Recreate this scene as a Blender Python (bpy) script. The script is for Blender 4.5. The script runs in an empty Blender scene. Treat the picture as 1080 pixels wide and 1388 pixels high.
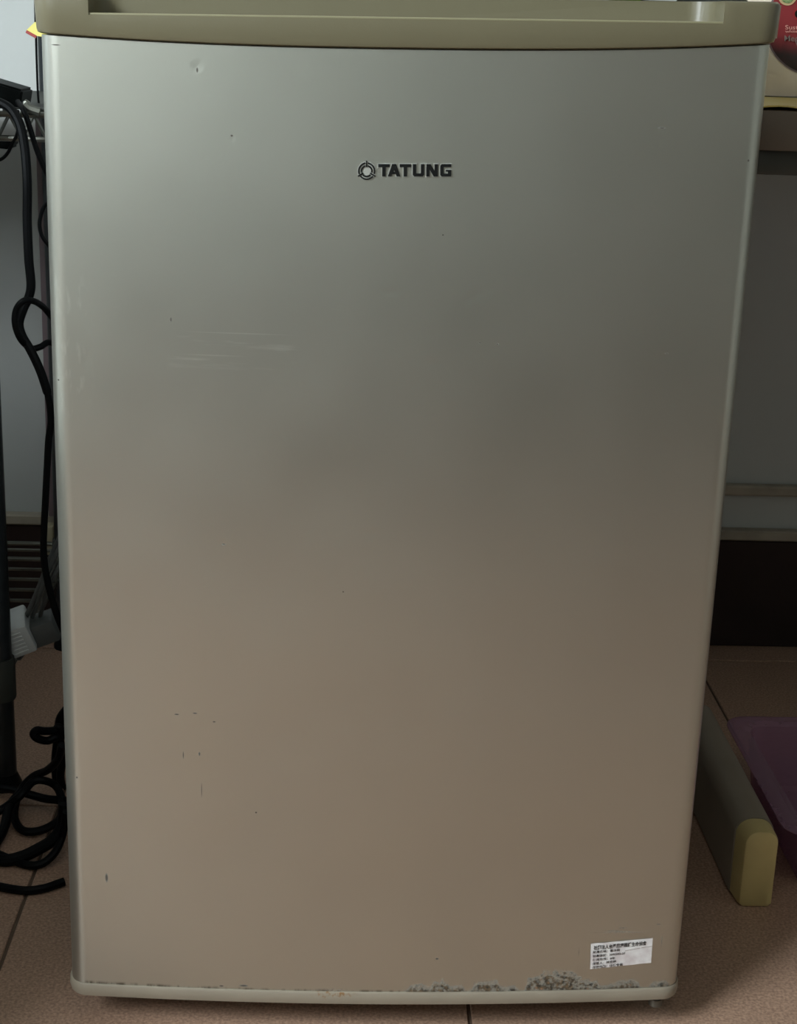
import bpy, bmesh, math, random
from mathutils import Vector, Matrix
random.seed(7)
S = bpy.context.scene
col = S.collection

# ------------------------------------------------------------------ camera
CAM = Vector((-0.0414, -1.052, 0.755))
R = ((0.99890367, 0.02251655, 0.04104232),
     (-0.03247552, -0.29814334, 0.95396849),
     (0.03371657, -0.9542555, -0.29708524))      # columns: right, down, forward
F = 2115.0
cd = bpy.data.cameras.new('camera'); cam = bpy.data.objects.new('camera', cd); col.objects.link(cam)
cd.sensor_fit = 'HORIZONTAL'; cd.sensor_width = 36; cd.lens = F / 1080 * 36
cd.clip_start = 0.02
cam.matrix_world = Matrix(((R[0][0], -R[0][1], -R[0][2], CAM.x), (R[1][0], -R[1][1], -R[1][2], CAM.y),
                           (R[2][0], -R[2][1], -R[2][2], CAM.z), (0, 0, 0, 1)))
S.camera = cam

def at(px, py, Y):
    """world point seen at a photo pixel, on the vertical plane y = Y"""
    v = (px - 540, py - 694, F)
    d = [sum(R[i][k] * v[k] for k in range(3)) for i in range(3)]
    t = (Y - CAM.y) / d[1]
    return Vector((CAM.x + d[0] * t, Y, CAM.z + d[2] * t))

# ------------------------------------------------------------------ world, lights, exposure
w = bpy.data.worlds.new('world'); S.world = w; w.use_nodes = True
bg = w.node_tree.nodes['Background']; bg.inputs[0].default_value = (0.6, 0.7, 0.85, 1); bg.inputs[1].default_value = 0.3
S.view_settings.view_transform = 'Standard'; S.view_settings.look = 'None'
S.view_settings.exposure = -0.15; S.view_settings.gamma = 1.0; S.view_settings.use_curve_mapping = False

def area(name, loc, target, sx, sy, power, colr):
    l = bpy.data.lights.new(name, 'AREA'); l.shape = 'RECTANGLE'; l.size = sx; l.size_y = sy
    l.energy = power; l.color = colr
    o = bpy.data.objects.new(name, l); col.objects.link(o); o.location = loc
    o.rotation_euler = (Vector(target) - Vector(loc)).to_track_quat('-Z', 'Y').to_euler()
    return o
area('ceiling_light', (0.0, -1.30, 2.50), (0.0, -1.30, 0), 0.5, 0.5, 3.5, (1.0, 0.95, 0.86))
area('window_light', (-1.66, -1.36, 1.74), (-0.3, -0.45, 0.5), 0.9, 0.85, 112, (0.86, 0.95, 1.0))
area('side_window_light', (-1.74, 0.05, 1.22), (0, 0.05, 1.0), 0.9, 1.0, 8, (0.78, 0.90, 1.0))  # added fill for the fridge's left edge, no such window known

# ------------------------------------------------------------------ materials
def srgb(r, g, b):
    f = lambda c: (c / 255 / 12.92) if c / 255 <= 0.04045 else ((c / 255 + 0.055) / 1.055) ** 2.4
    return (f(r), f(g), f(b), 1)

def mat(name, c, rough=0.5, metal=0.0, var=0.0, scale=30, bump=0.0, bscale=200, spec=0.5, trans=0.0, ior=1.45, c2=None):
    m = bpy.data.materials.new(name); m.use_nodes = True
    nt = m.node_tree; N = nt.nodes; L = nt.links
    p = N['Principled BSDF']
    p.inputs['Base Color'].default_value = c
    p.inputs['Roughness'].default_value = rough; p.inputs['Metallic'].default_value = metal
    p.inputs['Specular IOR Level'].default_value = spec; p.inputs['IOR'].default_value = ior
    p.inputs['Transmission Weight'].default_value = trans
    tc = N.new('ShaderNodeTexCoord')
    if var > 0 or c2:
        n = N.new('ShaderNodeTexNoise'); n.inputs['Scale'].default_value = scale; n.inputs['Detail'].default_value = 6
        L.new(tc.outputs['Object'], n.inputs['Vector'])
        mx = N.new('ShaderNodeMix'); mx.data_type = 'RGBA'
        d = c2 or tuple(x * (1 - var) for x in c[:3]) + (1,)
        mx.inputs[6].default_value = c; mx.inputs[7].default_value = d
        mr = N.new('ShaderNodeMapRange'); mr.inputs[1].default_value = 0.35; mr.inputs[2].default_value = 0.7
        L.new(n.outputs[0], mr.inputs[0]); L.new(mr.outputs[0], mx.inputs[0]); L.new(mx.outputs[2], p.inputs['Base Color'])
    if bump > 0:
        n2 = N.new('ShaderNodeTexNoise'); n2.inputs['Scale'].default_value = bscale; n2.inputs['Detail'].default_value = 3
        L.new(tc.outputs['Object'], n2.inputs['Vector'])
        b = N.new('ShaderNodeBump'); b.inputs['Strength'].default_value = bump; b.inputs['Distance'].default_value = 0.001
        L.new(n2.outputs[0], b.inputs['Height']); L.new(b.outputs[0], p.inputs['Normal'])
    return m

M = dict(
    wall=mat('wall_paint', srgb(196, 198, 194), 0.6, var=0.06, scale=5, bump=0.25, bscale=120),
    ceiling=mat('ceiling_paint', srgb(150, 150, 144), 0.8),
    wall_far=mat('grey_wall_paint', srgb(178, 180, 174), 0.6, var=0.06, scale=5),
    benchm=mat('dark_bench', srgb(74, 76, 68), 0.5, var=0.1),  # for the dark block added to the door's reflection
    cupm=mat('pale_cupboard', srgb(196, 198, 194), 0.5, var=0.05),  # for the unseen blocker added on the left
    lipm=mat('khaki_lip', srgb(136, 130, 102), 0.4),  # paler than the trim, to paint the highlight on the lip
    grout=mat('grout', srgb(100, 82, 68), 0.9, var=0.3, scale=60),
    base=mat('dark_base_tile', srgb(46, 34, 32), 0.35, var=0.35, scale=12, bump=0.2),
    strip=mat('beige_strip', srgb(176, 166, 148), 0.55, var=0.3, scale=25),
    trim=mat('khaki_plastic', srgb(108, 102, 80), 0.33, var=0.04, scale=8, bump=0.05, bscale=500),
    low_trim=mat('pale_khaki_plastic', srgb(178, 178, 156), 0.4, var=0.1, scale=20),
    body=mat('silver_body', srgb(150, 152, 152), 0.45, metal=0.3, var=0.06, scale=10),
    gasket=mat('gasket_rubber', srgb(34, 34, 34), 0.7, var=0.2),
    lid=mat('beige_lid', srgb(205, 202, 176), 0.4, var=0.05),
    black=mat('black_plastic', srgb(10, 14, 14), 0.5, spec=0.15, var=0.2, bump=0.1, bscale=600),
    cable=mat('black_cable', srgb(8, 9, 10), 0.5, var=0.2, spec=0.12),
    chrome=mat('rack_metal', srgb(120, 120, 112), 0.35, metal=0.8, var=0.25, scale=60),
    postm=mat('rack_post_metal', srgb(70, 74, 76), 0.35, metal=0.85, var=0.25, scale=40),
    sleeve=mat('rack_sleeve', srgb(52, 54, 48), 0.6, var=0.2),
    white=mat('white_plastic', srgb(196, 198, 196), 0.45, var=0.12, scale=60),
    grey=mat('grey_plastic', srgb(86, 88, 86), 0.5, var=0.1),
    desk=mat('desk_laminate', srgb(112, 100, 88), 0.5, var=0.12, scale=14, bump=0.1),
    deskmetal=mat('desk_rail', srgb(84, 86, 82), 0.45, metal=0.4, var=0.15),
    yellow=mat('yellow_sheet', srgb(206, 186, 100), 0.4, var=0.25, scale=40, bump=0.5, bscale=80, c2=srgb(205, 195, 140)),
    bag=mat('beige_bag', srgb(236, 222, 204), 0.6, var=0.12, scale=25, bump=0.4, bscale=60),
    casebody=mat('beige_case', srgb(138, 127, 112), 0.45, var=0.1, scale=20),
    casecap=mat('yellowed_cap', srgb(200, 180, 124), 0.45, var=0.12, scale=30),
    pipe=mat('mauve_conduit', srgb(128, 112, 114), 0.5, var=0.1),
    cream=mat('cream_plastic', srgb(190, 180, 150), 0.5, var=0.1),
    ink=mat('black_ink', srgb(14, 15, 15), 0.35, var=0.1),
    silver=mat('silver_edge', srgb(176, 176, 168), 0.35, metal=0.3, var=0.05),
    paper=mat('sticker_paper', srgb(236, 234, 232), 0.5, var=0.10, scale=90, c2=srgb(206, 196, 196)),
    green=mat('green_carton', srgb(120, 160, 40), 0.5, var=0.2),
    carton=mat('white_carton', srgb(228, 230, 234), 0.5, var=0.05),
    redp=mat('red_print', srgb(150, 40, 44), 0.5, var=0.1),
    pinktxt=mat('pink_print', srgb(215, 150, 140), 0.6, var=0.1),
    greytxt=mat('grey_print', srgb(130, 112, 106), 0.6, var=0.1),
    greenpr=mat('leaf_print', srgb(60, 84, 34), 0.5, scale=300, c2=srgb(150, 170, 120)),
    goldpr=mat('gold_print', srgb(200, 170, 130), 0.5, var=0.1),
    ypap=mat('yellow_paper', srgb(232, 222, 130), 0.6, var=0.1),
    rpap=mat('red_paper_edge', srgb(170, 80, 80), 0.6, var=0.1),
    steel=mat('hinge_steel', srgb(110, 108, 100), 0.4, metal=0.7, var=0.3, scale=80),
    wood=mat('door_wood', srgb(150, 140, 126), 0.5, var=0.2, scale=12),
    glassf=mat('frosted_glass', srgb(220, 235, 240), 0.4, var=0.05),
)
def tile_mat():
    m = mat('floor_tile', srgb(170, 133, 112), 0.36, bump=0.15, bscale=350)
    nt = m.node_tree; N = nt.nodes; L = nt.links; p = N['Principled BSDF']; tc = N.new('ShaderNodeTexCoord')
    n1 = N.new('ShaderNodeTexNoise'); n1.inputs['Scale'].default_value = 420; n1.inputs['Detail'].default_value = 4
    n2 = N.new('ShaderNodeTexNoise'); n2.inputs['Scale'].default_value = 7
    r1 = N.new('ShaderNodeValToRGB'); e = r1.color_ramp.elements
    e[0].position = 0.35; e[0].color = srgb(146, 116, 98); e[1].position = 0.66; e[1].color = srgb(190, 156, 132)
    r2 = N.new('ShaderNodeMapRange'); r2.inputs[3].default_value = 0.88; r2.inputs[4].default_value = 1.06
    mu = N.new('ShaderNodeVectorMath'); mu.operation = 'SCALE'
    L.new(tc.outputs['Object'], n1.inputs[0]); L.new(tc.outputs['Object'], n2.inputs[0])
    L.new(n1.outputs[0], r1.inputs[0]); L.new(n2.outputs[0], r2.inputs[0])
    L.new(r1.outputs[0], mu.inputs[0]); L.new(r2.outputs[0], mu.inputs['Scale']); L.new(mu.outputs[0], p.inputs['Base Color'])
    return m
M['tile'] = tile_mat()

# ------------------------------------------------------------------ mesh helpers
def obj(name, bm, m, parent=None, smooth=True, kind=None):
    me = bpy.data.meshes.new(name)
    bmesh.ops.recalc_face_normals(bm, faces=bm.faces)
    bm.to_mesh(me); bm.free()
    me.materials.append(m)
    if smooth:
        for p in me.polygons: p.use_smooth = True
        try: me.set_sharp_from_angle(angle=math.radians(35))
        except Exception: pass
    o = bpy.data.objects.new(name, me); col.objects.link(o)
    if parent: o.parent = parent
    if kind: o['kind'] = kind
    return o

def tag(o, label, cat, group=None):
    o['label'] = label; o['category'] = cat
    if group: o['group'] = group
    return o

def thing(name, label, cat, group=None, loc=(0, 0, 0)):
    o = bpy.data.objects.new(name, None); col.objects.link(o); o.location = loc
    o.empty_display_size = 0.05
    return tag(o, label, cat, group)

def box(x0, x1, y0, y1, z0, z1, bev=0.0, seg=2, bm=None):
    t = bmesh.new()
    bmesh.ops.create_cube(t, size=1)
    for v in t.verts:
        v.co = Vector(((x0 + x1) / 2 + v.co.x * (x1 - x0), (y0 + y1) / 2 + v.co.y * (y1 - y0), (z0 + z1) / 2 + v.co.z * (z1 - z0)))
    if bev: bmesh.ops.bevel(t, geom=t.edges[:], offset=bev, segments=seg, affect='EDGES', profile=0.5)
    if bm is None: return t
    join(bm, t); return bm

def join(bm, t, mtx=None):
    if mtx is not None: t.transform(mtx)
    me = bpy.data.meshes.new('tmp'); t.to_mesh(me); bm.from_mesh(me); bpy.data.meshes.remove(me); t.free()

def smoothpath(pts, n=8):
    pts = [Vector(p) for p in pts]
    P = [2 * pts[0] - pts[1]] + pts + [2 * pts[-1] - pts[-2]]
    out = []
    for i in range(1, len(P) - 2):
        a, b, c, d = P[i - 1], P[i], P[i + 1], P[i + 2]
        for k in range(n):
            t = k / n
            out.append(0.5 * ((2 * b) + (c - a) * t + (2 * a - 5 * b + 4 * c - d) * t * t + (3 * b - a - 3 * c + d) * t ** 3))
    out.append(pts[-1]); return out

def tube(pts, r, seg=8, n=8, smooth=True, bm=None, flat=1.0):
    path = smoothpath(pts, n) if smooth else [Vector(p) for p in pts]
    t = bmesh.new(); rings = []
    nrm = None
    for i, p in enumerate(path):
        d = (path[min(i + 1, len(path) - 1)] - path[max(i - 1, 0)]).normalized()
        if nrm is None: nrm = d.orthogonal().normalized()
        nrm = (nrm - d * nrm.dot(d)).normalized(); b = d.cross(nrm)
        rr = r(i / (len(path) - 1)) if callable(r) else r
        rings.append([t.verts.new(p + (nrm * math.cos(a) + b * math.sin(a) * flat) * rr) for a in [2 * math.pi * k / seg for k in range(seg)]])
    for i in range(len(rings) - 1):
        for k in range(seg):
            t.faces.new((rings[i][k], rings[i][(k + 1) % seg], rings[i + 1][(k + 1) % seg], rings[i + 1][k]))
    t.faces.new(rings[0]); t.faces.new(rings[-1])
    if bm is None: return t
    join(bm, t); return bm

def prism(poly, axis, a0, a1):
    """poly 2-D outline extruded along axis"""
    t = bmesh.new()
    def P(u, v, a): return {'x': (a, u, v), 'y': (u, a, v), 'z': (u, v, a)}[axis]
    A = [t.verts.new(P(u, v, a0)) for u, v in poly]; B = [t.verts.new(P(u, v, a1)) for u, v in poly]
    n = len(poly)
    for i in range(n): t.faces.new((A[i], A[(i + 1) % n], B[(i + 1) % n], B[i]))
    t.faces.new(A); t.faces.new(B)
    return t

def finish(bm):
    """evaluate nothing, triangulate n-gons so that concave outlines shade properly"""
    bmesh.ops.triangulate(bm, faces=[f for f in bm.faces if len(f.verts) > 4]); return bm

# ------------------------------------------------------------------ the room
def struct(name, bm, m, parent=None, smooth=False):
    o = obj(name, bm, m, parent, smooth)
    if not parent: o['kind'] = 'structure'
    return o
XL, XR, YF, YB, ZC = -1.77, 1.88, -1.94, 0.83, 2.6
floor = struct('floor', box(XL, XR, YF, YB, -0.06, -0.0022), M['grout'])
xj = [-1.77, -1.405, -1.04, -0.675, -0.31, 0.076, 0.42, 0.785, 1.15, 1.515, 1.88]
yj = [-1.94, -1.69, -1.28, -0.87, -0.46, -0.05, 0.36, 0.77, 0.83]
for i in range(len(xj) - 1):
    for j in range(len(yj) - 1):
        g = 0.0016
        obj('tile', box(xj[i] + g, xj[i + 1] - g, yj[j] + g, yj[j + 1] - g, -0.006, 0.0 - random.random() * 0.0002, 0.0008, 1), M['tile'], floor, False)
struct('ceiling', box(XL, XR, YF, YB, ZC, ZC + 0.05), M['ceiling'])
struct('wall_back', box(XL, XR, YB, YB + 0.08, -0.06, ZC), M['wall'])
struct('wall_front', box(XL, XR, YF - 0.08, YF, -0.06, ZC), M['wall_far'])
struct('wall_right', box(XR, XR + 0.08, YF, YB, -0.06, ZC), M['wall_far'])
# left wall around its window and the added fill opening
lw = box(XL - 0.08, XL, YF, YB, -0.06, 0.25); box(XL - 0.08, XL, YF, YB, 2.3, ZC, bm=lw)
box(XL - 0.08, XL, YF, -1.88, 0.25, 2.3, bm=lw); box(XL - 0.08, XL, -1.88, -0.84, 0.25, 1.05, bm=lw)
box(XL - 0.08, XL, -0.84, -0.50, 0.25, 2.3, bm=lw); box(XL - 0.08, XL, -0.50, 0.60, 0.25, 0.72, bm=lw)
box(XL - 0.08, XL, -0.50, 0.60, 1.72, 2.3, bm=lw); box(XL - 0.08, XL, 0.60, YB, 0.25, 2.3, bm=lw)
struct('wall_left', lw, M['wall'])
def window(name, y0, y1, z0, z1):
    wf = box(XL - 0.06, XL + 0.01, y0, y0 + .04, z0, z1); box(XL - 0.06, XL + 0.01, y1 - .04, y1, z0, z1, bm=wf)
    box(XL - 0.06, XL + 0.01, y0 + .04, y1 - .04, z0, z0 + .04, bm=wf); box(XL - 0.06, XL + 0.01, y0 + .04, y1 - .04, z1 - .04, z1, bm=wf)
    win = struct(name, wf, M['white'])
    obj('pane', box(XL - 0.03, XL - 0.024, y0 + .04, y1 - .04, z0 + .04, z1 - .04), M['glassf'], win, False)
window('window_1', -1.88, -0.84, 1.05, 2.3)
window('window_2', -0.50, 0.60, 0.72, 1.72)  # made-up opening, added to go with the side fill lamp
struct('baseboard_back', box(XL, XR, YB - 0.012, YB, 0, 0.145, 0.002, 1), M['base'])
struct('trim_1', box(XL, XR, YB - 0.016, YB, 0.1455, 0.159, 0.002, 1), M['strip'])
struct('trim_2', box(-0.10, XR, YB - 0.014, YB, 0.204, 0.218, 0.003, 2), M['strip'])
# unseen dark block, added only to darken what the fridge door reflects
bench = thing('bench', 'dark low storage bench behind the viewer against the front wall', 'bench')
obj('carcass', box(-1.2, 1.8, YF + .001, YF + .64, .0, .42, .004, 1), M['benchm'], bench)
obj('top', box(-1.22, 1.82, YF + .001, YF + .66, .4205, .45, .004, 1), M['benchm'], bench)
struct('baseboard_front', box(XL, XR, YF, YF + 0.012, 0, 0.145, 0.002, 1), M['base'])
# a door in the wall behind the viewer (mirrored in the satin metal)
dr = struct('door_1', box(0.45, 1.3, YF, YF + 0.04, 0.455, 2.05, 0.004, 1), M['wood'])
obj('door_handle', tube([(0.52, YF + 0.04, 1.0), (0.52, YF + 0.09, 1.0), (0.63, YF + 0.09, 1.0)], 0.009, smooth=False), M['steel'], dr)

# ------------------------------------------------------------------ refrigerator
HW = 0.2375
def bow(x, hw=HW, b=0.010): return -b * max(0.0, 1 - (x / hw) ** 2)
def plan(hw, proud, r, back, n=28, b=0.010, rs=7):
    """plan outline from the back-left corner round the front to the back-right corner"""
    pts = [(-hw, back)]
    yc = bow(hw - r, HW, b) - proud
    for k in range(rs + 1):
        a = math.pi / 2 * k / rs
        pts.append((-hw + r - r * math.cos(a), yc + r - r * math.sin(a)))
    for k in range(1, n):
        x = -hw + r + (2 * hw - 2 * r) * k / n
        pts.append((x, bow(x, HW, b) - proud))
    for k in range(rs + 1):
        a = math.pi / 2 * (1 - k / rs)
        pts.append((hw - r + r * math.cos(a), yc + r - r * math.sin(a)))
    pts.append((hw, back)); return pts
def wall_solid(pl, zb, zt, rows=1):
    t = bmesh.new(); grid = []
    for (x, y) in pl:
        a, b = zb(x), zt(x); grid.append([t.verts.new((x, y, a + (b - a) * k / rows)) for k in range(rows + 1)])
    n = len(pl)
    for i in range(n):
        j = (i + 1) % n
        for k in range(rows): t.faces.new((grid[i][k], grid[j][k], grid[j][k + 1], grid[i][k + 1]))
    t.faces.new([g[0] for g in grid]); t.faces.new([g[-1] for g in grid])
    return t
seam = lambda x: 0.747 + 0.02 * x - 0.0062 * (1 - min(1, abs(x / HW)) ** 2.5)
pbot = lambda x: 0.0412 + 0.005 * x

fridge = thing('refrigerator', 'silver compact refrigerator with khaki handle trim standing on the tiled floor', 'refrigerator')

def panel_material():
    m = bpy.data.materials.new('satin_silver_panel'); m.use_nodes = True
    nt = m.node_tree; N = nt.nodes; L = nt.links; p = N['Principled BSDF']
    p.inputs['Metallic'].default_value = 0.72
    tc = N.new('ShaderNodeTexCoord'); sep = N.new('ShaderNodeSeparateXYZ'); L.new(tc.outputs['Object'], sep.inputs[0])
    def math_(op, a, b=None, clamp=False):
        n = N.new('ShaderNodeMath'); n.operation = op; n.use_clamp = clamp
        for i, v in enumerate((a, b)):
            if v is None: continue
            if isinstance(v, (int, float)): n.inputs[i].default_value = v
            else: L.new(v, n.inputs[i])
        return n.outputs[0]
    def ramp(v, a, b, lo=0.0, hi=1.0):
        n = N.new('ShaderNodeMapRange'); n.inputs[1].default_value = a; n.inputs[2].default_value = b
        n.inputs[3].default_value = lo; n.inputs[4].default_value = hi; L.new(v, n.inputs[0]); return n.outputs[0]
    def noise(sc, det=4, vec=(1, 1, 1)):
        mp = N.new('ShaderNodeMapping'); mp.inputs['Scale'].default_value = vec; L.new(tc.outputs['Object'], mp.inputs[0])
        n = N.new('ShaderNodeTexNoise'); n.inputs['Scale'].default_value = sc; n.inputs['Detail'].default_value = det
        L.new(mp.outputs[0], n.inputs[0]); return n.outputs[0]
    def spot(px, py, rx, ry, soft=0.5, rot=0.0):
        q = at(px, py, -0.008); s = 0.00051
        mp = N.new('ShaderNodeMapping'); mp.vector_type = 'TEXTURE'
        mp.inputs['Location'].default_value = (q.x, 0, q.z); mp.inputs['Rotation'].default_value = (0, rot, 0)
        mp.inputs['Scale'].default_value = (rx * s, 1e6, ry * s); L.new(tc.outputs['Object'], mp.inputs[0])
        ln = N.new('ShaderNodeVectorMath'); ln.operation = 'LENGTH'; L.new(mp.outputs[0], ln.inputs[0])
        return ramp(ln.outputs['Value'], soft, 1.0, 1.0, 0.0)
    def boxm(x0, y0, x1, y1, e=0.004):
        a = at(x0, y1, -0.006); b = at(x1, y0, -0.006)
        v = math_('MULTIPLY', ramp(sep.outputs[0], a.x - e, a.x + e), ramp(sep.outputs[0], b.x - e, b.x + e, 1, 0))
        return math_('MULTIPLY', v, math_('MULTIPLY', ramp(sep.outputs[2], a.z - e, a.z + e), ramp(sep.outputs[2], b.z - e, b.z + e, 1, 0)))
    # paint chips and dark specks
    chips = [(314, 184, 2, 1.6), (267, 95, 1.6, 4), (231, 434, 1.4, 4), (650, 464, 1.6, 1.4), (674, 466, 2, 1.8), (898, 174, 6, 1.2),
             (239, 970, 4, 1.3), (264, 968, 4, 1.3), (290, 979, 2.5, 1.2), (248, 1025, .9, 7), (270, 1023, 1.6, 4), (102, 1060, 1.8, 1.8),
             (303, 738, 3, 1.2), (76, 519, 1.6, 1.6), (1018, 219, 1.8, 2), (73, 61, 7, 1.0), (143, 1195, 2.5, 9), (592, 1298, 3, 2),
             (905, 481, 3, 1.2), (347, 1101, 1.6, 1.6), (273, 1072, .6, 14), (465, 801, 1.2, 1.2), (600, 318, 1.2, 1.2), (330, 1336, 8, 2), (300, 1337, 4, 1.6)]
    m_ch = None
    for c in chips:
        s = spot(*c); m_ch = s if m_ch is None else math_('MAXIMUM', m_ch, s)
    # old glue line around the sticker
    for c in [(842, 1268, 58, .7, .3, 0.02), (785, 1292, .8, 12, .3), (899, 1282, .9, 14, .3), (838, 1266, 26, 1.0, .3, .06), (895, 1259, 5, 1.2), (845, 1262, 9, 1, .4)]:
        s = math_('MULTIPLY', spot(*c), ramp(noise(700), .35, .6, .1, .65)); m_ch = math_('MAXIMUM', m_ch, s)
    # pale scuffs
    sc = math_('MULTIPLY', boxm(232, 446, 400, 496), ramp(noise(60, 6, (.35, 1, 3)), .56, .68, 0, .30))
    sc = math_('MAXIMUM', sc, math_('MULTIPLY', spot(325, 452, 80, 1.0, .2), .35))
    sc = math_('MAXIMUM', sc, math_('MULTIPLY', spot(290, 482, 50, 1.2, .2), .30))
    sc = math_('MAXIMUM', sc, math_('MULTIPLY', boxm(74, 380, 112, 560, .006), ramp(noise(110, 6, (2, 1, .6)), .53, .7, 0, .30)))
    # mould creeping up from the bottom edge
    prof = [(540, 0), (556, 11), (570, 14), (578, 9), (590, 19), (604, 17), (614, 9), (624, 12), (632, 2), (642, 15), (655, 18), (672, 16), (684, 7), (694, 10), (706, 2),
            (713, 17), (728, 27), (745, 31), (765, 30), (780, 24), (792, 17), (806, 15), (818, 7), (832, 11), (850, 15), (864, 12), (874, 1), (884, 10), (896, 12), (908, 6), (914, 0)]
    x0, x1 = at(530, 1340, 0).x, at(920, 1340, 0).x
    cr = N.new('ShaderNodeFloatCurve'); cv = cr.mapping.curves[0]
    P = [((at(a, 1340, -0.004).x - x0) / (x1 - x0), b / 40) for a, b in prof]
    cv.points[0].location = (0, 0); cv.points[1].location = (1, 0)
    for u, v in P: cv.points.new(max(0.001, min(.999, u)), v)
    cr.mapping.update()
    L.new(ramp(sep.outputs[0], x0, x1), cr.inputs['Value'])
    hgt = math_('MULTIPLY', cr.outputs[0], 40 * 0.00053)
    hn = math_('MULTIPLY', hgt, ramp(noise(260, 5), .3, .7, .75, 1.3))
    rel = math_('SUBTRACT', sep.outputs[2], 0.0412)
    edge = math_('SUBTRACT', hn, rel)
    mo = math_('MULTIPLY', ramp(edge, -0.0012, 0.0040), ramp(noise(300, 6), .36, .54, .45, .97))
    mo = math_('MULTIPLY', mo, ramp(hgt, 0.0005, 0.002))
    # faint grime line low down and rust
    gr = math_('MULTIPLY', ramp(rel, 0.0, 0.0022, 1, 0), ramp(noise(160, 4, (1, 1, .2)), .48, .62, 0, .8))
    ru = math_('MULTIPLY', spot(452, 1341, 34, 5, .2), ramp(noise(300, 4), .45, .6, 0, .6))
    base = N.new('ShaderNodeRGB'); base.outputs[0].default_value = srgb(194, 194, 184)
    vari = N.new('ShaderNodeMix'); vari.data_type = 'RGBA'; vari.inputs[7].default_value = srgb(188, 187, 177)
    L.new(ramp(noise(4, 3), .35, .65), vari.inputs[0]); L.new(base.outputs[0], vari.inputs[6])
    cur = vari.outputs[2]
    def over(cur, fac, colr):
        x = N.new('ShaderNodeMix'); x.data_type = 'RGBA'; L.new(fac, x.inputs[0]); L.new(cur, x.inputs[6])
        if isinstance(colr, tuple): x.inputs[7].default_value = colr
        else: L.new(colr, x.inputs[7])
        return x.outputs[2]
    cur = over(cur, sc, srgb(232, 232, 224))
    cur = over(cur, math_('MULTIPLY', m_ch, .9), srgb(46, 34, 22))
    mr = N.new('ShaderNodeValToRGB'); e = mr.color_ramp.elements
    e[0].position = .36; e[0].color = srgb(34, 26, 17); e[1].position = .62; e[1].color = srgb(104, 84, 58)
    k = mr.color_ramp.elements.new(.70); k.color = srgb(140, 96, 66)
    L.new(noise(340, 6), mr.inputs[0])
    cur = over(cur, mo, mr.outputs[0]); cur = over(cur, gr, srgb(70, 62, 48)); cur = over(cur, ru, srgb(112, 76, 40))
    L.new(cur, p.inputs['Base Color'])
    dirt = math_('MAXIMUM', math_('MAXIMUM', mo, m_ch), ru)
    L.new(math_('MULTIPLY', math_('SUBTRACT', 1.0, dirt), .93), p.inputs['Metallic'])
    ro = math_('ADD', ramp(noise(9, 3), .3, .7, .35, .39), math_('MULTIPLY', dirt, .4)); L.new(ro, p.inputs['Roughness'])
    # dents and fine grain
    h = math_('MULTIPLY', noise(900, 2, (1, 1, 1)), .012)
    h = math_('ADD', h, math_('MULTIPLY', noise(5, 2), .6))
    for c in [(267, 90, 9, 10, 0), (302, 736, 9, 6, 0), (592, 1300, 7, 7, 0), (530, 395, 16, 7, 0), (585, 492, 14, 9, 0), (898, 486, 18, 7, 0), (648, 398, 26, 10, 0, -.5), (115, 490, 9, 14, 0), (315, 188, 5, 6, 0), (500, 722, 22, 9, 0)]:
        h = math_('SUBTRACT', h, math_('MULTIPLY', spot(*c), .22))
    h = math_('ADD', h, math_('MULTIPLY', mo, math_('MULTIPLY', noise(600, 5), .5)))
    b = N.new('ShaderNodeBump'); b.inputs['Strength'].default_value = .55; b.inputs['Distance'].default_value = .001
    L.new(h, b.inputs['Height']); L.new(b.outputs[0], p.inputs['Normal'])
    return m
PANEL = panel_material()

# body behind the door
obj('cabinet', box(-0.2345, 0.2345, 0.060, 0.50, 0.034, 0.781, 0.004, 2), M['body'], fridge)
obj('lid', box(-0.2375, 0.2375, 0.053, 0.505, 0.7812, 0.802, 0.004, 3), M['lid'], fridge)
for x in (-0.2, 0.2):
    for y in (0.10, 0.46):
        t = bmesh.new(); bmesh.ops.create_cone(t, cap_ends=True, segments=20, radius1=0.016, radius2=0.013, depth=0.034)
        t.transform(Matrix.Translation((x, y, 0.017))); obj('foot', t, M['black'], fridge)
obj('gasket', box(-0.231, 0.231, 0.0452, 0.0598, 0.040, 0.765, 0.002, 1), M['gasket'], fridge)
door = obj('door_panel', wall_solid(plan(HW, 0, 0.013, 0.045), pbot, seam, 6), PANEL, fridge)

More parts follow.
